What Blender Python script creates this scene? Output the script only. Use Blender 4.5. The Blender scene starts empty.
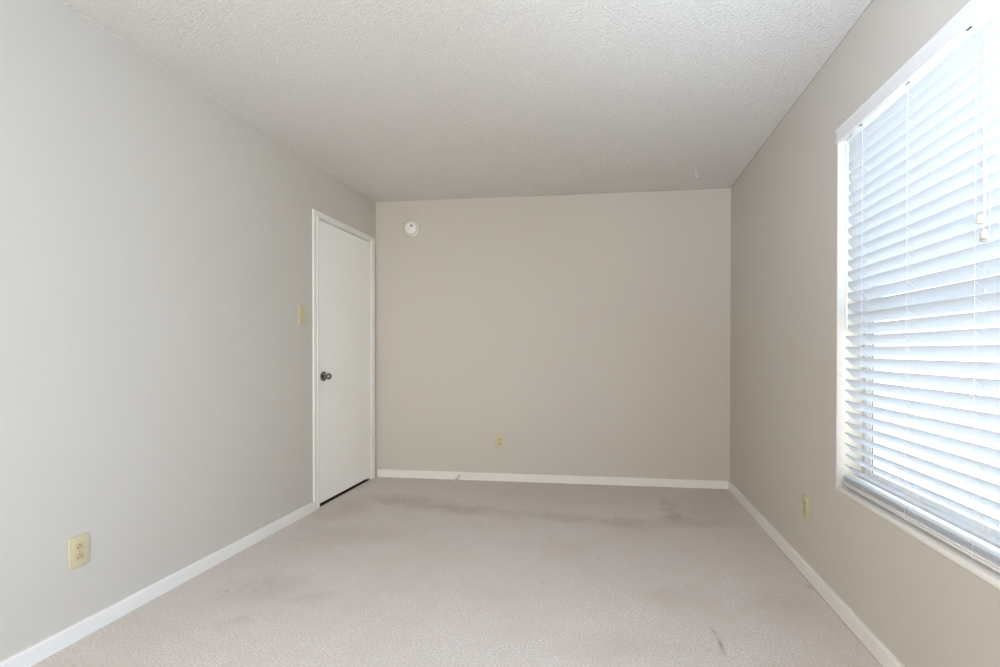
import bpy, bmesh, math, random
from mathutils import Vector, Matrix

random.seed(7)
C = bpy.context.scene.collection
SC = bpy.context.scene
PI = math.pi

# ------------------------------------------------------------------ camera
CAM_H, YAW, PITCH, ROLL = 1.12198, 0.13811, -0.00714, 0.00041
F_PX, CX, CY = 522.257, 535.0, 354.33
cam_data = bpy.data.cameras.new('camera')
cam = bpy.data.objects.new('camera', cam_data)
C.objects.link(cam)
_f = Vector((-math.sin(YAW), math.cos(YAW), 0)); _r = Vector((math.cos(YAW), math.sin(YAW), 0)); _u = Vector((0, 0, 1))
_f2 = _f * math.cos(PITCH) + _u * math.sin(PITCH); _u2 = _u * math.cos(PITCH) - _f * math.sin(PITCH)
_r3 = _r * math.cos(ROLL) + _u2 * math.sin(ROLL); _u3 = _u2 * math.cos(ROLL) - _r * math.sin(ROLL)
m = Matrix((_r3, _u3, -_f2)).transposed().to_4x4()
m.translation = Vector((0, 0, CAM_H))
cam.matrix_world = m
cam_data.sensor_width = 36.0
cam_data.lens = F_PX / 1000 * 36
cam_data.shift_x = -(CX - 500) / 1000
cam_data.shift_y = (CY - 333.5) / 1000
cam_data.clip_start = 0.02
SC.camera = cam

# ------------------------------------------------------------------ world, lights, exposure
SC.view_settings.view_transform = 'Standard'
SC.view_settings.look = 'None'
SC.view_settings.gamma = 1.0
SC.view_settings.use_curve_mapping = False
SC.view_settings.exposure = 0.04
world = bpy.data.worlds.new('overcast_sky')
SC.world = world
world.use_nodes = True
bg = world.node_tree.nodes['Background']
bg.inputs[0].default_value = (0.857, 0.914, 1.0, 1)
bg.inputs[1].default_value = 4.2

def area_light(name, loc, rot, sx, sy, power, col, portal=False):
    l = bpy.data.lights.new(name, 'AREA')
    l.shape = 'RECTANGLE'; l.size = sx; l.size_y = sy; l.energy = power; l.color = col
    l.cycles.is_portal = portal
    o = bpy.data.objects.new(name, l); C.objects.link(o)
    o.location = loc; o.rotation_euler = rot
    return o

# room extents (metres, camera above the origin)
XL, XR, YB, YF, ZC = -2.0424, 0.9863, 4.4114, -0.95, 2.44
SY0, SY1 = -0.80, 0.75                               # added unseen window in the right wall beside the camera, for fill light
FX0, FX1, FZ0, FZ1 = -1.65, 0.25, 0.55, 2.10         # another added unseen window, behind the camera, for fill light
WY0, WY1, WZ0, WZ1 = 1.085, 2.432, 0.537, 2.088      # window opening in the right wall

area_light('window_sky_portal', (1.20, (WY0 + WY1) / 2, (WZ0 + WZ1) / 2), (0, PI / 2, 0), WZ1 - WZ0, WY1 - WY0, 1, (1, 1, 1), True)

area_light('added_side_window_portal', (XR + 0.21, (SY0 + SY1) / 2, (WZ0 + WZ1) / 2), (0, PI / 2, 0), WZ1 - WZ0, SY1 - SY0, 1, (1, 1, 1), True)
area_light('added_rear_window_portal', ((FX0 + FX1) / 2, YF - 0.17, (FZ0 + FZ1) / 2), (PI / 2, 0, 0), FX1 - FX0, FZ1 - FZ0, 1, (1, 1, 1), True)
area_light('added_rear_fill', ((FX0 + FX1) / 2, YF - 0.18, (FZ0 + FZ1) / 2), (PI / 2, 0, 0), FX1 - FX0, FZ1 - FZ0, 66, (1.0, 0.73, 0.52))  # added warm fill lamp, filling the rear opening
area_light('added_side_fill', (XR + 0.22, (SY0 + SY1) / 2, (WZ0 + WZ1) / 2), (0, PI / 2, 0), WZ1 - WZ0, SY1 - SY0, 64, (0.20, 0.52, 1.0))  # added blue fill lamp, filling the side opening
sk = area_light('added_oblique_fill', (2.7, -2.2, 1.25), (0, 0, 0), 1.5, 1.3, 105, (1.0, 0.80, 0.42))  # added fill lamp slanting through the side opening onto the left wall
sk.rotation_euler = (Vector((-2.04, 3.0, 1.25)) - sk.location).to_track_quat('-Z', 'Y').to_euler()
# added fill spot, aimed at the ceiling in front of the camera
fl = bpy.data.lights.new('added_ceiling_fill', 'SPOT'); fl.energy = 246; fl.color = (0.58, 0.755, 1.0)
fl.spot_size = math.radians(100); fl.spot_blend = 1.0; fl.shadow_soft_size = 0.10
fo = bpy.data.objects.new('added_ceiling_fill', fl); C.objects.link(fo); fo.location = (0.10, -0.20, 1.40)
fo.rotation_euler = (Vector((0.92, 0.95, ZC)) - fo.location).to_track_quat('-Z', 'Y').to_euler()

# ------------------------------------------------------------------ materials
def mat(name, col, rough=0.6, metal=0.0, bump=None, var=None, spec=0.5):
    """procedural material; bump=(scale, strength, distance, detail); var=(scale, amount) slight mottling"""
    M = bpy.data.materials.new(name); M.use_nodes = True
    nt = M.node_tree; b = nt.nodes['Principled BSDF']
    b.inputs['Base Color'].default_value = (*col, 1)
    b.inputs['Roughness'].default_value = rough
    b.inputs['Metallic'].default_value = metal
    b.inputs['Specular IOR Level'].default_value = spec
    tc = nt.nodes.new('ShaderNodeTexCoord')
    if bump:
        n = nt.nodes.new('ShaderNodeTexNoise'); n.inputs['Scale'].default_value = bump[0]; n.inputs['Detail'].default_value = bump[3]
        nt.links.new(tc.outputs['Object'], n.inputs['Vector'])
        bp = nt.nodes.new('ShaderNodeBump'); bp.inputs['Strength'].default_value = bump[1]; bp.inputs['Distance'].default_value = bump[2]
        nt.links.new(n.outputs['Fac'], bp.inputs['Height']); nt.links.new(bp.outputs['Normal'], b.inputs['Normal'])
    if var:
        n = nt.nodes.new('ShaderNodeTexNoise'); n.inputs['Scale'].default_value = var[0]; n.inputs['Detail'].default_value = 3
        nt.links.new(tc.outputs['Object'], n.inputs['Vector'])
        mx = nt.nodes.new('ShaderNodeMix'); mx.data_type = 'RGBA'
        mx.inputs[6].default_value = (*[c * (1 - var[1]) for c in col], 1)
        mx.inputs[7].default_value = (*[min(1, c * (1 + var[1])) for c in col], 1)
        nt.links.new(n.outputs['Fac'], mx.inputs[0]); nt.links.new(mx.outputs[2], b.inputs['Base Color'])
    return M

M_wall = mat('greige_wall_paint', (0.570, 0.538, 0.485), 0.55, bump=(220, 0.12, 0.002, 2), var=(1.5, 0.012), spec=0.3)
M_ceil = mat('popcorn_ceiling', (0.81, 0.785, 0.745), 0.9, bump=(115, 1.0, 0.012, 4), var=(140, 0.10), spec=0.1)
M_trim = mat('white_trim_paint', (0.80, 0.785, 0.755), 0.35, bump=(60, 0.05, 0.002, 2))
M_door = mat('off_white_door_paint', (0.90, 0.885, 0.85), 0.4, bump=(40, 0.06, 0.002, 2), var=(3, 0.01))
M_ivory = mat('ivory_plastic', (0.58, 0.51, 0.33), 0.35, var=(8, 0.02))
M_ivory_dark = mat('aged_ivory_plastic', (0.52, 0.45, 0.26), 0.35, var=(8, 0.02))
M_slot = mat('dark_slot', (0.02, 0.018, 0.015), 0.7, var=(20, 0.1))
M_screw = mat('dull_brass_screw', (0.38, 0.33, 0.22), 0.4, 0.6, var=(40, 0.1))
M_nickel = mat('aged_nickel', (0.25, 0.235, 0.215), 0.20, 1.0, var=(20, 0.08))
M_white_pl = mat('white_plastic', (0.78, 0.775, 0.75), 0.4, var=(10, 0.01))
M_vinyl = mat('white_vinyl', (0.78, 0.80, 0.82), 0.35, var=(6, 0.01))
M_cord = mat('white_cord', (0.80, 0.80, 0.79), 0.8, var=(60, 0.03))
M_tassel = mat('cream_tassel', (0.60, 0.57, 0.46), 0.5, var=(30, 0.03))
M_gasket = mat('grey_weatherstrip', (0.16, 0.17, 0.18), 0.6, var=(30, 0.1))
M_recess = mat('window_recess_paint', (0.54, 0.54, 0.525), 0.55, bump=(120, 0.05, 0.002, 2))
M_valance = mat('white_valance', (0.76, 0.76, 0.77), 0.35, var=(5, 0.01))
M_rubber = mat('cream_rubber', (0.62, 0.60, 0.52), 0.6, var=(30, 0.05))
M_spring = mat('dull_steel_spring', (0.42, 0.40, 0.36), 0.35, 0.9, var=(30, 0.05))
M_stop = mat('painted_steel_spring', (0.58, 0.56, 0.52), 0.4, 0.2, var=(30, 0.05))
M_ground = mat('pale_concrete', (0.60, 0.60, 0.58), 0.9, bump=(30, 0.2, 0.01, 3), var=(2, 0.05))
M_gap_shade = mat('painted_gap_shade', (0.36, 0.33, 0.28), 0.9, var=(9, 0.35))  # shadow gap at the ceiling joint, put into a dark colour
M_hall_shade = mat('painted_hall_shade', (0.02, 0.019, 0.018), 0.8, var=(4, 0.05))  # shade behind and under the door, put into a near black colour

# blind slats let some daylight through
M_slat = bpy.data.materials.new('white_slat'); M_slat.use_nodes = True
_nt = M_slat.node_tree; _b = _nt.nodes['Principled BSDF']
_b.inputs['Base Color'].default_value = (0.80, 0.82, 0.84, 1); _b.inputs['Roughness'].default_value = 0.4
_tl = _nt.nodes.new('ShaderNodeBsdfTranslucent'); _tl.inputs[0].default_value = (0.80, 0.88, 0.97, 1)
_n = _nt.nodes.new('ShaderNodeTexNoise'); _n.inputs['Scale'].default_value = 12
_mr = _nt.nodes.new('ShaderNodeMapRange'); _mr.inputs[3].default_value = 0.26; _mr.inputs[4].default_value = 0.30
_nt.links.new(_n.outputs['Fac'], _mr.inputs[0])
_ms = _nt.nodes.new('ShaderNodeMixShader')
_nt.links.new(_mr.outputs[0], _ms.inputs[0])
_nt.links.new(_b.outputs[0], _ms.inputs[1]); _nt.links.new(_tl.outputs[0], _ms.inputs[2])
_nt.links.new(_ms.outputs[0], _nt.nodes['Material Output'].inputs[0])

# thin window glass
M_glass = bpy.data.materials.new('window_glass'); M_glass.use_nodes = True
_nt = M_glass.node_tree; _nt.nodes.remove(_nt.nodes['Principled BSDF'])
_t = _nt.nodes.new('ShaderNodeBsdfTransparent'); _t.inputs[0].default_value = (0.96, 0.98, 0.97, 1)
_g = _nt.nodes.new('ShaderNodeBsdfGlossy'); _g.inputs['Roughness'].default_value = 0.02
_lw = _nt.nodes.new('ShaderNodeLayerWeight'); _lw.inputs[0].default_value = 0.5
_pw = _nt.nodes.new('ShaderNodeMath'); _pw.operation = 'POWER'; _pw.inputs[1].default_value = 4.0
_nt.links.new(_lw.outputs['Facing'], _pw.inputs[0])
_mr = _nt.nodes.new('ShaderNodeMapRange'); _mr.inputs[3].default_value = 0.04; _mr.inputs[4].default_value = 0.6
_nt.links.new(_pw.outputs[0], _mr.inputs[0])
_ms = _nt.nodes.new('ShaderNodeMixShader')
_nt.links.new(_mr.outputs[0], _ms.inputs[0])
_nt.links.new(_t.outputs[0], _ms.inputs[1]); _nt.links.new(_g.outputs[0], _ms.inputs[2])
_nt.links.new(_ms.outputs[0], _nt.nodes['Material Output'].inputs[0])

def carpet_material():
    M = bpy.data.materials.new('beige_carpet'); M.use_nodes = True
    nt = M.node_tree; b = nt.nodes['Principled BSDF']; L = nt.links.new
    b.inputs['Roughness'].default_value = 1.0; b.inputs['Specular IOR Level'].default_value = 0.05
    b.inputs['Sheen Weight'].default_value = 0.15
    tc = nt.nodes.new('ShaderNodeTexCoord')
    def noise(scale, detail=3, rough=0.5):
        n = nt.nodes.new('ShaderNodeTexNoise'); n.inputs['Scale'].default_value = scale
        n.inputs['Detail'].default_value = detail; n.inputs['Roughness'].default_value = rough
        L(tc.outputs['Object'], n.inputs['Vector']); return n
    def math_(op, a, c):
        q = nt.nodes.new('ShaderNodeMath'); q.operation = op
        for i, v in enumerate((a, c)):
            if isinstance(v, (int, float)): q.inputs[i].default_value = v
            elif v is not None: L(v, q.inputs[i])
        return q.outputs[0]
    def rng(v, a, c, lo, hi):
        q = nt.nodes.new('ShaderNodeMapRange'); q.interpolation_type = 'SMOOTHSTEP'
        for i, x in enumerate((a, c, lo, hi)): q.inputs[i + 1].default_value = x
        L(v, q.inputs[0]); return q.outputs[0]
    def mix(fac, a, c):
        q = nt.nodes.new('ShaderNodeMix'); q.data_type = 'RGBA'
        L(fac, q.inputs[0])
        for i, v in ((6, a), (7, c)):
            if isinstance(v, tuple): q.inputs[i].default_value = (*v, 1)
            else: L(v, q.inputs[i])
        return q.outputs[2]
    # pile speckle and broad trodden mottling
    sp = rng(noise(125, 2).outputs['Fac'], 0.3, 0.7, 0, 1)
    base = mix(sp, CARPET_A, CARPET_B)
    mott = rng(noise(2.4, 4, 0.6).outputs['Fac'], 0.42, 0.68, 0, 0.55)
    base = mix(mott, base, CARPET_C)
    tuft = rng(noise(11, 4, 0.6).outputs['Fac'], 0.40, 0.66, 0, 0.42)
    base = mix(tuft, base, CARPET_C)
    # soiled patches, each an ellipse with a ragged edge
    w = noise(5.5, 4, 0.65)
    wv = nt.nodes.new('ShaderNodeVectorMath'); wv.operation = 'MULTIPLY_ADD'
    wv.inputs[1].default_value = (0.30, 0.30, 0); wv.inputs[2].default_value = (-0.15, -0.15, 0)
    L(w.outputs['Color'], wv.inputs[0])
    wa = nt.nodes.new('ShaderNodeVectorMath'); wa.operation = 'ADD'
    L(tc.outputs['Object'], wa.inputs[0]); L(wv.outputs[0], wa.inputs[1])
    total = None
    for (x, y, rx, ry, rz, amt) in STAINS:
        mp = nt.nodes.new('ShaderNodeMapping'); mp.vector_type = 'TEXTURE'
        mp.inputs['Location'].default_value = (x, y, 0); mp.inputs['Rotation'].default_value = (0, 0, rz)
        mp.inputs['Scale'].default_value = (rx, ry, 100)
        L(wa.outputs[0] if rx > 0.06 else tc.outputs['Object'], mp.inputs['Vector'])
        ln = nt.nodes.new('ShaderNodeVectorMath'); ln.operation = 'LENGTH'; L(mp.outputs[0], ln.inputs[0])
        v = rng(ln.outputs['Value'], 1.0, 0.0, 0.0, amt)
        total = v if total is None else math_('MAXIMUM', total, v)
    total = math_('MULTIPLY', total, rng(noise(26, 3).outputs['Fac'], 0.25, 0.7, 0.55, 1.0))
    base = mix(total, base, CARPET_D)
    L(base, b.inputs['Base Color'])
    bp = nt.nodes.new('ShaderNodeBump'); bp.inputs['Strength'].default_value = 0.7; bp.inputs['Distance'].default_value = 0.012
    L(noise(210, 3).outputs['Fac'], bp.inputs['Height']); L(bp.outputs['Normal'], b.inputs['Normal'])
    return M
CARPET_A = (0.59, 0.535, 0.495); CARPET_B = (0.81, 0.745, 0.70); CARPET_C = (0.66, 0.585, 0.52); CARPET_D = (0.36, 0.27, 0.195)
STAINS = [  # x, y, half size across, half size along, turn, strength
    (-1.52, 3.72, 0.55, 0.24, -0.15, 0.50), (-1.10, 3.60, 0.55, 0.17, -0.25, 0.56), (-0.72, 3.56, 0.35, 0.12, -0.15, 0.30),
    (-0.28, 3.50, 0.62, 0.15, -0.05, 0.36), (0.08, 3.46, 0.40, 0.17, -0.05, 0.40), (0.44, 3.85, 0.09, 0.42, 0.05, 0.32),
    (0.47, 3.62, 0.12, 0.24, 0.05, 0.52), (0.58, 3.52, 0.34, 0.16, 0.1, 0.34), (0.72, 3.85, 0.42, 0.62, 0, 0.16),
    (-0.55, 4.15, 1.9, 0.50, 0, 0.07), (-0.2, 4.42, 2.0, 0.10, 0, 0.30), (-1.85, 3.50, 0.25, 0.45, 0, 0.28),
    (-1.60, 3.00, 0.60, 0.30, 0.1, 0.20), (-1.60, 2.28, 0.30, 0.22, 0.4, 0.32), (-1.34, 2.20, 0.22, 0.10, 0.2, 0.24), (-1.52, 1.93, 0.12, 0.05, 0.1, 0.20),
    (0.75, 2.45, 0.20, 0.25, 0.1, 0.20), (0.30, 2.45, 0.25, 0.18, 0, 0.14), (-0.3, 3.0, 0.5, 0.2, 0, 0.12), (0.1, 2.0, 0.4, 0.16, 0, 0.12),
    (0.429, 2.06, 0.014, 0.10, 0.0, 0.95), (0.421, 2.16, 0.012, 0.05, 0.25, 0.75), (0.378, 2.02, 0.02, 0.016, 0, 0.40),
    (-1.757, 2.207, 0.018, 0.018, 0, 1.0), (0.55, 2.78, 0.022, 0.022, 0, 0.3), (-0.05, 2.83, 0.024, 0.02, 0, 0.3),
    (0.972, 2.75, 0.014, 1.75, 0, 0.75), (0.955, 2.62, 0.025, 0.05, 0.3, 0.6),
]
M_carpet = carpet_material()

# ------------------------------------------------------------------ mesh helpers
def box(bm, x0, x1, y0, y1, z0, z1, bev=0.0, seg=2):
    r = bmesh.ops.create_cube(bm, size=1.0)
    vs = r['verts']
    for v in vs:
        v.co = Vector((x0 + (v.co.x + .5) * (x1 - x0), y0 + (v.co.y + .5) * (y1 - y0), z0 + (v.co.z + .5) * (z1 - z0)))
    if bev:
        es = {e for v in vs for e in v.link_edges}
        bmesh.ops.bevel(bm, geom=list(es), offset=bev, segments=seg, affect='EDGES', profile=0.5)

def prism(bm, pts, fn, a, b):
    """closed polygon pts (u, v) extruded between a and b; fn(u, v, t) gives the point"""
    A = [bm.verts.new(fn(u, v, a)) for u, v in pts]; B = [bm.verts.new(fn(u, v, b)) for u, v in pts]
    n = len(pts)
    for i in range(n):
        bm.faces.new((A[i], A[(i + 1) % n], B[(i + 1) % n], B[i]))
    bm.faces.new(A); bm.faces.new(list(reversed(B)))

def lathe(bm, prof, org=(0, 0, 0), axis='z', seg=24):
    """profile of (radius, height) turned round an axis"""
    org = Vector(org)
    ax = {'x': Vector((1, 0, 0)), 'y': Vector((0, 1, 0)), 'z': Vector((0, 0, 1)),
          '-y': Vector((0, -1, 0)), '-z': Vector((0, 0, -1))}[axis]
    u = Vector((0, 0, 1)) if abs(ax.z) < .5 else Vector((1, 0, 0)); w = ax.cross(u)
    rings = []
    for r, hgt in prof:
        if r < 1e-6: rings.append([bm.verts.new(org + ax * hgt)])
        else: rings.append([bm.verts.new(org + ax * hgt + (u * math.cos(2 * PI * k / seg) + w * math.sin(2 * PI * k / seg)) * r) for k in range(seg)])
    for P, Q in zip(rings, rings[1:]):
        for k in range(seg):
            k2 = (k + 1) % seg
            if len(P) == 1 and len(Q) == 1: continue
            if len(P) == 1: bm.faces.new((P[0], Q[k], Q[k2]))
            elif len(Q) == 1: bm.faces.new((P[k], P[k2], Q[0]))
            else: bm.faces.new((P[k], P[k2], Q[k2], Q[k]))

def tube(bm, pts, r, seg=8):
    pts = [Vector(p) for p in pts]; rings = []
    rr = r if isinstance(r, (list, tuple)) else [r] * len(pts)
    for i, p in enumerate(pts):
        d = (pts[min(i + 1, len(pts) - 1)] - pts[max(i - 1, 0)]).normalized()
        u = d.cross(Vector((0.13, 0.97, 0.21))).normalized(); w = d.cross(u)
        rings.append([bm.verts.new(p + (u * math.cos(2 * PI * k / seg) + w * math.sin(2 * PI * k / seg)) * rr[i]) for k in range(seg)])
    for P, Q in zip(rings, rings[1:]):
        for k in range(seg): bm.faces.new((P[k], P[(k + 1) % seg], Q[(k + 1) % seg], Q[k]))
    bm.faces.new(rings[0]); bm.faces.new(rings[-1])

ROOT = {}
def obj(name, bm, material, parent=None, smooth=False, label=None):
    """links a bmesh as one mesh object; coordinates are given in the frame ROOT of its thing"""
    bmesh.ops.recalc_face_normals(bm, faces=bm.faces[:])
    me = bpy.data.meshes.new(name)
    off = ROOT.get(parent.name, Vector()) if parent else Vector()
    if off.length: bmesh.ops.translate(bm, verts=bm.verts[:], vec=-off)
    bm.to_mesh(me); bm.free()
    me.materials.append(material)
    if smooth:
        me.shade_smooth()
        me.set_sharp_from_angle(angle=math.radians(35))
    o = bpy.data.objects.new(name, me); C.objects.link(o)
    if parent:
        o.parent = parent; ROOT[o.name] = off
    if label: o['label'] = label
    return o

def thing(name, label, cat, loc, rotz=0, group=None, kind=None, local=False):
    o = bpy.data.objects.new(name, None); C.objects.link(o)
    o.empty_display_size = 0.1
    o.location = loc; o.rotation_euler = (0, 0, rotz)
    o['label'] = label; o['category'] = cat
    if group: o['group'] = group
    if kind: o['kind'] = kind
    ROOT[o.name] = Vector() if local else Vector(loc)
    return o

def struct(name, bm, material, label, cat, smooth=False):
    o = obj(name, bm, material, None, smooth)
    o['kind'] = 'structure'; o['label'] = label; o['category'] = cat
    return o

NB = bmesh.new

# ------------------------------------------------------------------ the room shell
bm = NB(); box(bm, XL - 0.003, XR + 0.02, YF - 0.02, YB + 0.02, -0.10, 0.0)
struct('floor', bm, M_carpet, 'beige wall to wall carpet with brown soiled patches', 'floor')
bm = NB(); box(bm, XL - 0.12, XR + 0.18, YF - 0.14, YB + 0.12, ZC, ZC + 0.12)
struct('ceiling', bm, M_ceil, 'white popcorn textured ceiling over the room', 'ceiling')
bm = NB(); box(bm, XL - 0.12, XR + 0.18, YB, YB + 0.12, -0.1, ZC)
struct('wall_back', bm, M_wall, 'greige far wall facing the camera', 'wall')

DY0, DY1, DZ1 = 3.465, 4.314, 2.080                  # rough opening of the door
bm = NB()
box(bm, XL - 0.12, XL, YF, DY0, -0.1, ZC); box(bm, XL - 0.12, XL, DY1, YB, -0.1, ZC); box(bm, XL - 0.12, XL, DY0, DY1, DZ1, ZC)
struct('wall_left', bm, M_wall, 'greige left wall with the door and a light switch', 'wall')
bm = NB(); box(bm, XL - 0.16, XL - 0.12, DY0 - 0.1, DY1 + 0.1, -0.1, DZ1 + 0.1); box(bm, XL - 0.12, XL - 0.003, DY0, DY1, -0.1, -0.001)
struct('wall_hall_shade', bm, M_hall_shade, 'near black panel painted as hall shade behind the closed white door', 'wall')

TW = 0.18
bm = NB()
box(bm, XR, XR + TW, YF, SY0, -0.1, ZC); box(bm, XR, XR + TW, SY1, WY0, -0.1, ZC); box(bm, XR, XR + TW, WY1, YB, -0.1, ZC)
box(bm, XR, XR + TW, SY0, SY1, -0.1, WZ0); box(bm, XR, XR + TW, SY0, SY1, WZ1, ZC)
box(bm, XR, XR + TW, WY0, WY1, -0.1, WZ0 - 0.02); box(bm, XR, XR + TW, WY0, WY1, WZ1, ZC)
struct('wall_right', bm, M_wall, 'greige right wall around the window', 'wall')
bm = NB()
box(bm, XL - 0.12, FX0, YF - 0.14, YF, -0.1, ZC); box(bm, FX1, XR + TW, YF - 0.14, YF, -0.1, ZC)
box(bm, FX0, FX1, YF - 0.14, YF, -0.1, FZ0); box(bm, FX0, FX1, YF - 0.14, YF, FZ1, ZC)
struct('wall_front', bm, M_wall, 'greige wall behind the camera with an added unseen window', 'wall')
bm = NB(); box(bm, XR + TW, 14, -10, 14, -0.62, -0.5)
struct('ground', bm, M_ground, 'pale concrete ground outside the window', 'ground')

# white painted reveal of the window recess: jambs, head and sill board
bm = NB()
t = 0.004
box(bm, XR + 0.0005, XR + 0.112, WY1 - t, WY1, WZ0, WZ1); box(bm, XR + 0.0005, XR + 0.112, WY0, WY0 + t, WZ0, WZ1)
box(bm, XR + 0.0005, XR + 0.112, WY0 + t, WY1 - t, WZ1 - t, WZ1)
struct('trim_1', bm, M_recess, 'white painted sides and head of the window recess', 'trim')
bm = NB(); box(bm, XR - 0.004, XR + 0.112, WY0, WY1, WZ0 - 0.02, WZ0, 0.003)
struct('trim_2', bm, M_trim, 'white window sill under the blind', 'window sill', True)

# baseboards
BH, BT = 0.065, 0.0155
prof = [(0, 0), (BT, 0), (BT, BH - 0.006), (BT - 0.0015, BH - 0.002), (BT - 0.004, BH), (0, BH)]
CAS_L0, CAS_R1 = 3.402, 4.373
bm = NB(); prism(bm, prof, lambda u, v, s: (XL + u, s, v), YF, CAS_L0)
struct('baseboard_left', bm, M_trim, 'white baseboard along the left wall up to the door', 'baseboard')
bm = NB(); prism(bm, prof, lambda u, v, s: (s, YB - u, v), XL + 0.016, XR)
struct('baseboard_back', bm, M_trim, 'white baseboard along the far wall', 'baseboard')
bm = NB(); prism(bm, prof, lambda u, v, s: (XR - u, s, v), YF, YB - BT)
struct('baseboard_right', bm, M_trim, 'white baseboard along the right wall below the window', 'baseboard')

# uneven beads along the ceiling edge: texture on the left, painted gap shade elsewhere
def bead(name, p0, p1, nrm, label, material, r=0.004):
    bm = NB(); p0 = Vector(p0); p1 = Vector(p1); nrm = Vector(nrm); n = int((p1 - p0).length / 0.03)
    pts, rr = [], []
    for i in range(n + 1):
        pts.append(p0.lerp(p1, i / n) + nrm * random.uniform(0.000, 0.002) + Vector((0, 0, -random.uniform(0, 0.003))))
        rr.append(r * random.uniform(0.5, 1.3))
    tube(bm, pts, rr, 6)
    struct(name, bm, material, label, 'trim', True)
bead('trim_3', (XL, YF, ZC), (XL, YB, ZC), (1, 0, 0), 'thin ragged texture edge where ceiling meets left wall', M_ceil, 0.0022)
bead('gap_shade_back', (-0.75, YB, ZC), (XR, YB, ZC), (0, -1, 0), 'dark bead painted as the shadow gap where ceiling meets far wall', M_gap_shade, 0.0018)
bead('gap_shade_right', (XR, YF, ZC), (XR, YB, ZC), (-1, 0, 0), 'dark bead painted as the shadow gap where ceiling meets right wall', M_gap_shade, 0.0016)

# ------------------------------------------------------------------ door
# casing swept round the opening, with a raised outer band and a groove
LY0, LY1, LZ0, LZ1 = 3.485, 4.294, 0.023, 2.059       # door leaf
def casing():
    bm = NB()
    iy0, iy1, iz = 3.472, 4.310, 2.071
    oL, oR, oT = iy0 - CAS_L0, CAS_R1 - iy1, 2.111 - iz
    # profile: fraction of the width, thickness
    pr = [(0, 0), (0, .010), (.04, .0095), (.28, .0095), (.31, .006), (.40, .006), (.43, .0095), (.93, .0105), (1, .007), (1, 0)]
    rings = []
    for k in range(4):
        ring = []
        for f, th in pr:
            y = iy0 - f * oL if k < 2 else iy1 + f * oR
            z = 0.0 if k in (0, 3) else iz + f * oT
            ring.append(bm.verts.new((XL + th, y, z)))
        rings.append(ring)
    for P, Q in zip(rings, rings[1:]):
        for i in range(len(pr)):
            j = (i + 1) % len(pr)
            bm.faces.new((P[i], P[j], Q[j], Q[i]))
    bm.faces.new(rings[0]); bm.faces.new(list(reversed(rings[-1])))
    return bm
r6 = thing('trim_6', 'white moulded casing and jamb framing the door', 'door frame', (XL, 3.88, 0), kind='structure')
obj('door_casing', casing(), M_trim, r6)
bm = NB()
box(bm, XL - 0.12, XL, DY0, DY0 + 0.016, 0, DZ1); box(bm, XL - 0.12, XL, DY1 - 0.016, DY1, 0, DZ1)
box(bm, XL - 0.12, XL, DY0 + 0.016, DY1 - 0.016, DZ1 - 0.016, DZ1)
box(bm, XL - 0.075, XL - 0.040, DY0 + 0.016, DY0 + 0.028, 0, DZ1 - 0.016)      # stops
box(bm, XL - 0.075, XL - 0.040, DY1 - 0.028, DY1 - 0.016, 0, DZ1 - 0.016)
box(bm, XL - 0.075, XL - 0.040, DY0 + 0.028, DY1 - 0.028, DZ1 - 0.028, DZ1 - 0.016)
obj('door_jamb', bm, M_trim, r6)

d = thing('door_1', 'closed flat off white door with dark knob in the left wall', 'door', (XL, LY1, 0), kind='structure')
bm = NB(); box(bm, XL - 0.037, XL - 0.002, LY0, LY1, LZ0, LZ1, 0.0015)
obj('door_leaf', bm, M_door, d)
for z in (1.842, 1.083, 0.342):
    bm = NB()
    for k in range(5):                                # five painted knuckles
        lathe(bm, [(0, 0), (.0066, 0), (.0076, .001), (.0076, .0182), (.0066, .0192), (0, .0192)], (XL + 0.007, LY1 + 0.004, z - 0.05 + k * 0.02), 'z', 14)
    lathe(bm, [(0, 0), (.0045, .001), (.0045, .004), (0, .006)], (XL + 0.007, LY1 + 0.004, z + 0.0495), 'z', 12)
    box(bm, XL - 0.0022, XL + 0.0005, LY1 - 0.012, LY1 + 0.004, z - 0.05, z + 0.05)
    box(bm, XL - 0.001, XL + 0.014, LY1 + 0.0105, LY1 + 0.0145, z - 0.05, z + 0.05)
    obj('door_hinge', bm, M_trim, d, True, 'white painted hinge')
KY, KZ = 3.538, 0.935
bm = NB()
lathe(bm, [(0, 0), (.034, 0), (.0355, .004), (.034, .010), (.026, .015), (.015, .018), (.0125, .024), (.012, .030),
           (.016, .034), (.0215, .039), (.0235, .046), (.0225, .053), (.019, .057), (.010, .059), (0, .0595)], (XL - 0.002, KY, KZ), 'x', 32)
k = obj('door_knob', bm, M_nickel, d, True, 'dark nickel door knob')
bm = NB(); box(bm, XL - 0.0015, XL + 0.0018, DY0 + 0.0078, DY0 + 0.0185, KZ - 0.029, KZ + 0.029)
obj('strike_plate', bm, M_nickel, d, False, 'dark strike plate on the jamb')

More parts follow.
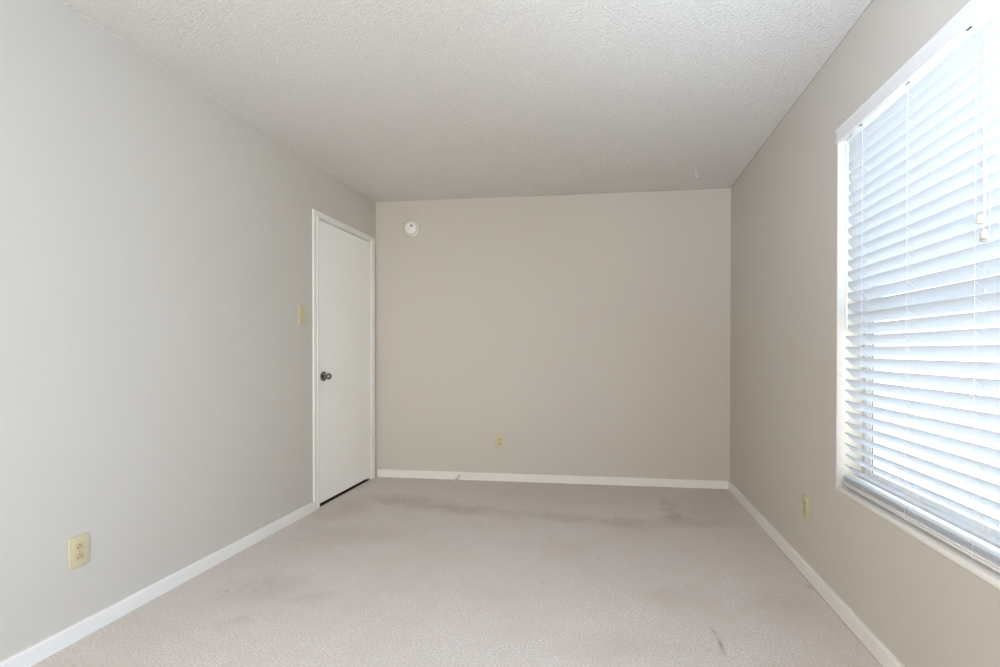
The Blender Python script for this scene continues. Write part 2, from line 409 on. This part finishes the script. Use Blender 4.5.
# ------------------------------------------------------------------ window
w = thing('window_1', 'white vinyl double hung window behind the blind', 'window', (XR + 0.11, (WY0 + WY1) / 2, WZ0), kind='structure')
FX = XR + 0.112
bm = NB()
fw = 0.028
box(bm, FX, FX + 0.066, WY0, WY0 + fw, WZ0 - 0.02, WZ1); box(bm, FX, FX + 0.066, WY1 - fw, WY1, WZ0 - 0.02, WZ1)
box(bm, FX, FX + 0.066, WY0 + fw, WY1 - fw, WZ1 - fw, WZ1); box(bm, FX, FX + 0.066, WY0 + fw, WY1 - fw, WZ0 - 0.02, WZ0 + 0.022)
obj('window_frame', bm, M_vinyl, w)
MZ = 1.300                                           # meeting rail
def sash(name, x, z0, z1, lo, hi):
    bm = NB(); a, b_ = WY0 + fw, WY1 - fw; sw = 0.038
    box(bm, x, x + 0.026, a, a + sw, z0, z1, 0.002); box(bm, x, x + 0.026, b_ - sw, b_, z0, z1, 0.002)
    box(bm, x, x + 0.026, a + sw, b_ - sw, z0, z0 + lo, 0.002); box(bm, x, x + 0.026, a + sw, b_ - sw, z1 - hi, z1, 0.002)
    s = obj(name, bm, M_vinyl, w)
    bm = NB(); box(bm, x + 0.011, x + 0.014, a + sw, b_ - sw, z0 + lo, z1 - hi)
    obj('glass_pane', bm, M_glass, s)
    return s
sash('lower_sash', FX + 0.006, WZ0 + 0.022, MZ + 0.004, 0.05, 0.044)
sash('upper_sash', FX + 0.036, MZ - 0.012, WZ1 - fw, 0.050, 0.04)
bm = NB()
box(bm, FX + 0.0055, FX + 0.0075, WY1 - fw - 0.0385, WY1 - fw - 0.033, WZ0 + 0.07, MZ - 0.02)
obj('weatherstrip', bm, M_gasket, w, False, 'thin grey weatherstrip beside the lower pane')

# two windows added out of view, beside and behind the camera, for fill light
def added_window(name, label, a0, a1, z0, z1, place, base):
    w_ = thing(name, label, 'window', base, kind='structure')
    bm = NB()
    for (p0, p1, q0, q1) in ((a0, a0 + .04, z0, z1), (a1 - .04, a1, z0, z1), (a0 + .04, a1 - .04, z0, z0 + .04), (a0 + .04, a1 - .04, z1 - .04, z1), (a0 + .04, a1 - .04, MZ - .02, MZ + .02)):
        box(bm, *place(p0, p1, 0.0, 0.04), q0, q1)
    fr = obj('window_frame', bm, M_vinyl, w_)  # frame of the added window
    bm = NB(); box(bm, *place(a0 + .04, a1 - .04, 0.018, 0.021), z0 + .04, z1 - .04)
    obj('glass_pane', bm, M_glass, fr)
added_window('added_window_2', 'added bare window for fill light in the right wall beside the camera', SY0, SY1, WZ0, WZ1,
            lambda a, b_, u, v: (XR + 0.11 + u, XR + 0.11 + v, a, b_), (XR + 0.13, (SY0 + SY1) / 2, WZ0))
added_window('added_window_3', 'added bare window for fill light in the wall behind the camera', FX0, FX1, FZ0, FZ1,
            lambda a, b_, u, v: (a, b_, YF - 0.10 - v, YF - 0.10 - u), ((FX0 + FX1) / 2, YF - 0.1, FZ0))

# ------------------------------------------------------------------ blind
BY0, BY1 = 1.120, 2.384
RY0, RY1 = 1.106, 2.400                               # bottom rail and the surplus slats
PITCHZ, ZREF = 0.0452, 0.957                          # spacing, height of one slat's room edge
TILT = math.radians(45)
XI = XR + 0.012                                       # room edge of the slats
bl = thing('window_blind', 'white horizontal slat blind with cords hanging in the window recess', 'blind', (XR + 0.03, (BY0 + BY1) / 2, WZ0))
bm = NB()
W_, TH, CR = 0.050, 0.0026, 0.0022
def slat(bm, xi, zi, tilt, y0=BY0, y1=BY1):
    """one slat: room edge at (xi, zi), sloping down outwards, slightly crowned, ends rounded"""
    n = 8; dx, dz = math.cos(tilt), -math.sin(tilt); nx, nz = math.sin(tilt), math.cos(tilt)
    top, bot = [], []
    for i in range(n + 1):
        s = i / n; a = s * W_; c = CR * 4 * s * (1 - s)
        e = 0.010 * (1 - math.sqrt(max(0, 1 - min(1, (abs(s - .5) * 2)) ** 6)))     # rounded ends
        hth = TH / 2 * (0.5 if i in (0, n) else 1)
        top.append((xi + a * dx + (c + hth) * nx, zi + a * dz + (c + hth) * nz, e))
        bot.append((xi + a * dx + (c - hth) * nx, zi + a * dz + (c - hth) * nz, e))
    loop = top + bot[::-1]
    A = [bm.verts.new((x, y0 + e, z)) for x, z, e in loop]; B = [bm.verts.new((x, y1 - e, z)) for x, z, e in loop]
    m_ = len(loop)
    for i in range(m_): bm.faces.new((A[i], A[(i + 1) % m_], B[(i + 1) % m_], B[i]))
    for i in range(n):
        bm.faces.new((A[i], A[i + 1], A[m_ - 2 - i], A[m_ - 1 - i])); bm.faces.new((B[i], B[i + 1], B[m_ - 2 - i], B[m_ - 1 - i]))
slat_z = [ZREF + PITCHZ * k for k in range(-7, 24)]
for z in slat_z:
    slat(bm, XI + random.uniform(-.0006, .0006), z + random.uniform(-.0006, .0006), TILT + random.uniform(-.015, .015))
obj('slats', bm, M_slat, bl, True)
RZ = 0.552
bm = NB()
for i in range(4): slat(bm, XI - 0.001 + random.uniform(0, .002), RZ + 0.0195 + i * 0.0052, random.uniform(-.01, .01), RY0, RY1 - .004)
obj('gathered_slats', bm, M_slat, bl, True, 'surplus slats stacked flat on the bottom rail')
bm = NB(); box(bm, XI - 0.003, XI + 0.050, RY0, RY1, RZ, RZ + 0.0085, 0.002); box(bm, XI - 0.003, XI + 0.050, RY0, RY1, RZ + 0.0092, RZ + 0.0165, 0.002)
obj('bottom_rail', bm, M_valance, bl, True)
HZ = 2.026
bm = NB(); box(bm, XI - 0.001, XI + 0.058, RY0, RY1 + 0.018, HZ, HZ + 0.045, 0.002)
hr = obj('headrail', bm, M_vinyl, bl)
LAD = [2.229, 1.917, 1.585, 1.262]
for y in (2.257, 1.928, 1.625, 1.30):
    bm = NB(); box(bm, XI + 0.002, XI + 0.008, y - 0.010, y + 0.010, HZ - 0.0008, HZ + 0.002)
    obj('cord_slot', bm, M_slot, hr, False, 'dark cord slot under the headrail')
# valance with a small moulded top and bottom edge and a return at each end
bm = NB()
vp = [(-0.005, 2.020), (-0.0065, 2.022), (-0.0065, 2.029), (-0.004, 2.032), (-0.004, 2.066), (-0.0075, 2.071), (-0.0075, 2.078), (0.005, 2.078), (0.005, 2.020)]
prism(bm, vp, lambda u, v, s: (XR + u, s, v), WY0 + 0.002, WY1 - 0.001)
box(bm, XR + 0.005, XR + 0.05, WY1 - 0.009, WY1 - 0.0045, 2.020, 2.078); box(bm, XR + 0.005, XR + 0.05, WY0 + 0.0045, WY0 + 0.009, 2.020, 2.078)
obj('valance', bm, M_valance, bl)
ZL = RZ + 0.012
dx = W_ * math.cos(TILT); dz = W_ * math.sin(TILT)
for y in LAD:
    bm = NB()
    tube(bm, [(XI - 0.002, y, HZ), (XI - 0.002, y, 1.3), (XI - 0.002, y, 0.64), (XI - 0.004, y, ZL)], 0.0007, 6)
    tube(bm, [(XI + dx + 0.002, y, HZ), (XI + dx + 0.002, y, 0.62), (XI + 0.051, y, ZL)], 0.0007, 6)
    tube(bm, [(XI + dx / 2, y - 0.008, HZ), (XI + dx / 2, y - 0.008, ZL)], 0.0006, 6)
    for z in slat_z:
        tube(bm, [(XI - 0.002, y + 0.004, z - 0.003), (XI + dx + 0.002, y + 0.004, z - dz - 0.003)], 0.0007, 5)
    tube(bm, [(XI - 0.0036, y, RZ + 0.017), (XI - 0.0045, y, RZ + 0.008), (XI - 0.0035, y, RZ - 0.0005), (XI + 0.02, y, RZ - 0.001)], 0.0012, 6)
    obj('ladder_cord', bm, M_cord, bl, True)
    bm = NB(); lathe(bm, [(0, 0), (.006, 0), (.007, .003), (.005, .005), (0, .0055)], (XI + 0.010, y, RZ + 0.0005), '-z', 14)
    obj('rail_plug', bm, M_white_pl, bl, True)
# tilt wand on the left
bm = NB()
WX, WYY = XR + 0.001, 2.338
tube(bm, [(WX, WYY, 1.985), (WX, WYY, 1.23), (WX, WYY, 1.205)], [0.0046, 0.0046, 0.0056], 10)
tw = obj('tilt_wand', bm, M_white_pl, bl, True)
bm = NB()
tube(bm, [(WX, WYY, 1.982), (WX, WYY, 2.000), (WX + 0.006, WYY, 2.006), (WX + 0.012, WYY, 2.012), (WX + 0.016, WYY, 2.03)], 0.0014, 8)
obj('wand_hook', bm, M_spring, tw, True, 'steel hook of the wand')
# lift cords with two cream tassels
LX, LY = XR - 0.008, 1.523
bm = NB()
KN = 1.597
for i, (ox, oy) in enumerate(((0, 0), (0.001, 0.004), (-.001, -.004))):
    tube(bm, [(XI + 0.006, LY + oy, HZ), (LX + ox, LY + oy * .5, 2.0), (LX + ox, LY + oy * .4, 1.8), (LX + ox, LY, KN)], 0.0010, 6)
for oy, zb in ((-0.006, 1.475), (-0.002, 1.475), (-0.020, 1.435), (0.001, 1.43)):
    tube(bm, [(LX, LY, KN), (LX, LY + oy, KN - 0.04), (LX, LY + oy, zb)], 0.0009, 6)
lc = obj('lift_cord', bm, M_cord, bl, True)
bm = NB()
lathe(bm, [(0, -.008), (.0055, -.006), (.0068, 0), (.0055, .006), (0, .008)], (LX, LY, KN), 'z', 14)
lathe(bm, [(0, -.006), (.0045, -.004), (.0055, 0), (.0045, .004), (0, .006)], (LX, LY + 0.002, KN - 0.018), 'z', 14)
obj('cord_knot', bm, M_cord, lc, True)
for (oy, z) in ((-0.004, 1.480), (-0.020, 1.437), (0.000, 1.433)):
    bm = NB()
    lathe(bm, [(0, 0), (.0035, 0), (.007, -.003), (.0085, -.009), (.009, -.020), (.0083, -.024), (.0055, -.0255), (0, -.0255)], (LX - (0.012 if oy < 0 else 0), LY + oy, z), 'z', 18)
    obj('cord_tassel', bm, M_tassel, lc, True, 'cream plastic tassel')

# ------------------------------------------------------------------ wall plates (local frame: facing -Y)
def make_outlet(name, label, loc, rotz):
    t = thing(name, label, 'outlet', loc, rotz, 'ivory duplex wall outlets', local=True)
    bm = NB(); box(bm, -0.041, 0.041, -0.006, 0.0, -0.061, 0.061, 0.0035, 3)
    p = obj('face_plate', bm, M_ivory, t, True)
    for zc in (0.0195, -0.0195):
        bm = NB()
        pts = []
        for k in range(32):                           # rounded face with flattened top and bottom
            a = 2 * PI * k / 32; pts.append((0.0172 * math.cos(a), max(-0.0138, min(0.0138, 0.0172 * math.sin(a)))))
        prism(bm, pts, lambda u, v, s, zc=zc: (u, -s, zc + v), 0.004, 0.0074)
        r = obj('receptacle', bm, M_ivory_dark, t, False, 'slightly darker receptacle face')
        bm = NB()
        box(bm, -0.0078, -0.0054, -0.0078, -0.0070, zc - 0.0075, zc + 0.0010)
        box(bm, 0.0054, 0.0078, -0.0078, -0.0070, zc - 0.0065, zc + 0.0010)
        lathe(bm, [(.0, 0), (.0026, 0), (.0026, .0008), (0, .0008)], (0, -0.0070, zc + 0.0068), '-y', 12)
        obj('contact_slot', bm, M_slot, r)
    bm = NB(); lathe(bm, [(0, 0), (.0032, 0), (.0032, .001), (.002, .0018), (0, .002)], (0, -0.0058, 0), '-y', 14)
    obj('screw', bm, M_screw, t, True)
    return t
make_outlet('wall_outlet', 'ivory double outlet low on the left wall near the camera', (XL, 1.766, 0.340), PI / 2)
def dup(root, loc, rotz, label):
    r = root.copy(); C.objects.link(r); r.location = loc; r.rotation_euler = (0, 0, rotz); r['label'] = label
    for ch in list(root.children):
        c = ch.copy(); C.objects.link(c); c.parent = r
        for g in list(ch.children):
            q = g.copy(); C.objects.link(q); q.parent = c
    return r
src = bpy.data.objects['wall_outlet']
dup(src, (-0.919, YB, 0.339), 0, 'ivory double outlet on the far wall above its baseboard')
dup(src, (XR, 2.774, 0.338), -PI / 2, 'ivory double outlet on the right wall before the window')

s = thing('light_switch', 'ivory toggle light switch on the left wall beside the door', 'light switch', (XL, 3.271, 1.358), PI / 2, local=True)
bm = NB(); box(bm, -0.040, 0.040, -0.006, 0.0, -0.063, 0.063, 0.0035, 3)
obj('face_plate', bm, M_ivory, s, True)
bm = NB(); box(bm, -0.0065, 0.0065, -0.0068, -0.004, -0.0125, 0.0125, 0.0008)
obj('toggle_bezel', bm, M_ivory_dark, s, False, 'darker toggle surround')
bm = NB()
prism(bm, [(0.004, -0.007), (0.0185, -0.013), (0.0195, -0.0075), (0.004, 0.006)], lambda u, v, q: (q, -u, v), -0.0048, 0.0048)
obj('toggle', bm, M_ivory, s)
for zc in (0.030, -0.030):
    bm = NB(); lathe(bm, [(0, 0), (.0032, 0), (.0032, .001), (.002, .0018), (0, .002)], (0, -0.0058, zc), '-y', 14)
    obj('screw', bm, M_screw, s, True)

# ------------------------------------------------------------------ smoke detector on the far wall
s = thing('smoke_detector', 'round white smoke detector high on the far wall', 'smoke detector', (-1.706, YB, 2.192), 0, local=True)
bm = NB(); lathe(bm, [(0, 0), (.066, 0), (.067, .004), (.066, .012), (.062, .016), (0, .016)], (0, 0, 0), '-y', 40)
obj('mounting_base', bm, M_white_pl, s, True)
bm = NB(); lathe(bm, [(0, .016), (.056, .016), (.057, .020), (.055, .040), (.051, .047), (.044, .050), (.020, .0515), (0, .052)], (0, 0, 0), '-y', 40)
cv = obj('cover', bm, M_white_pl, s, True)
bm = NB(); lathe(bm, [(0, 0), (.0085, 0), (.0085, .0015), (0, .0016)], (0.012, -0.0508, 0.017), '-y', 16)
obj('test_button', bm, M_slot, cv, False, 'dark test button')

# ------------------------------------------------------------------ hook in the ceiling
hk = thing('ceiling_hook', 'small white swag hook screwed into the ceiling', 'hook', (0.640, 3.96, ZC), 0, local=True)
bm = NB(); lathe(bm, [(0, 0), (.012, 0), (.012, .002), (.008, .005), (.004, .007), (0, .007)], (0, 0, 0), '-z', 18)
obj('base', bm, M_white_pl, hk, True)
bm = NB()
pts = [(0, 0, -0.005), (0, 0, -0.034)] + [(0.009 - 0.009 * math.cos(a), 0, -0.038 - 0.009 * math.sin(a)) for a in [PI * k / 10 for k in range(0, 11)]] + [(0.0185, 0, -0.036)]
tube(bm, pts, 0.0032, 8)
obj('hook', bm, M_white_pl, hk, True)

# ------------------------------------------------------------------ spring door stop on the far baseboard
SX = -1.272
ds = thing('door_stop', 'small spring door stop on the far baseboard beside the door', 'door stop', (SX, YB - BT, 0.036), 0, local=True)
bm = NB(); lathe(bm, [(0, 0), (.011, 0), (.011, .003), (.006, .006), (0, .006)], (0, 0, 0), '-y', 18)
obj('base', bm, M_rubber, ds, True)
def droop(s):                                         # the spring sags towards its tip
    return Vector((-0.020 * s * s, -0.006 - 0.065 * s, -0.022 * s * s))
bm = NB(); pts = []
turns, n = 14, 14 * 10
for i in range(n + 1):
    p = droop(i / n); a = 2 * PI * turns * i / n
    pts.append(p + Vector((math.cos(a) * 0.0055, 0, math.sin(a) * 0.0055)))
tube(bm, pts, 0.0014, 5)
obj('spring', bm, M_stop, ds, True)
bm = NB(); e = droop(1.0)
lathe(bm, [(0, 0), (.0075, 0), (.009, .003), (.009, .011), (.007, .014), (0, .015)], e, '-y', 16)
obj('rubber_tip', bm, M_rubber, ds, True)
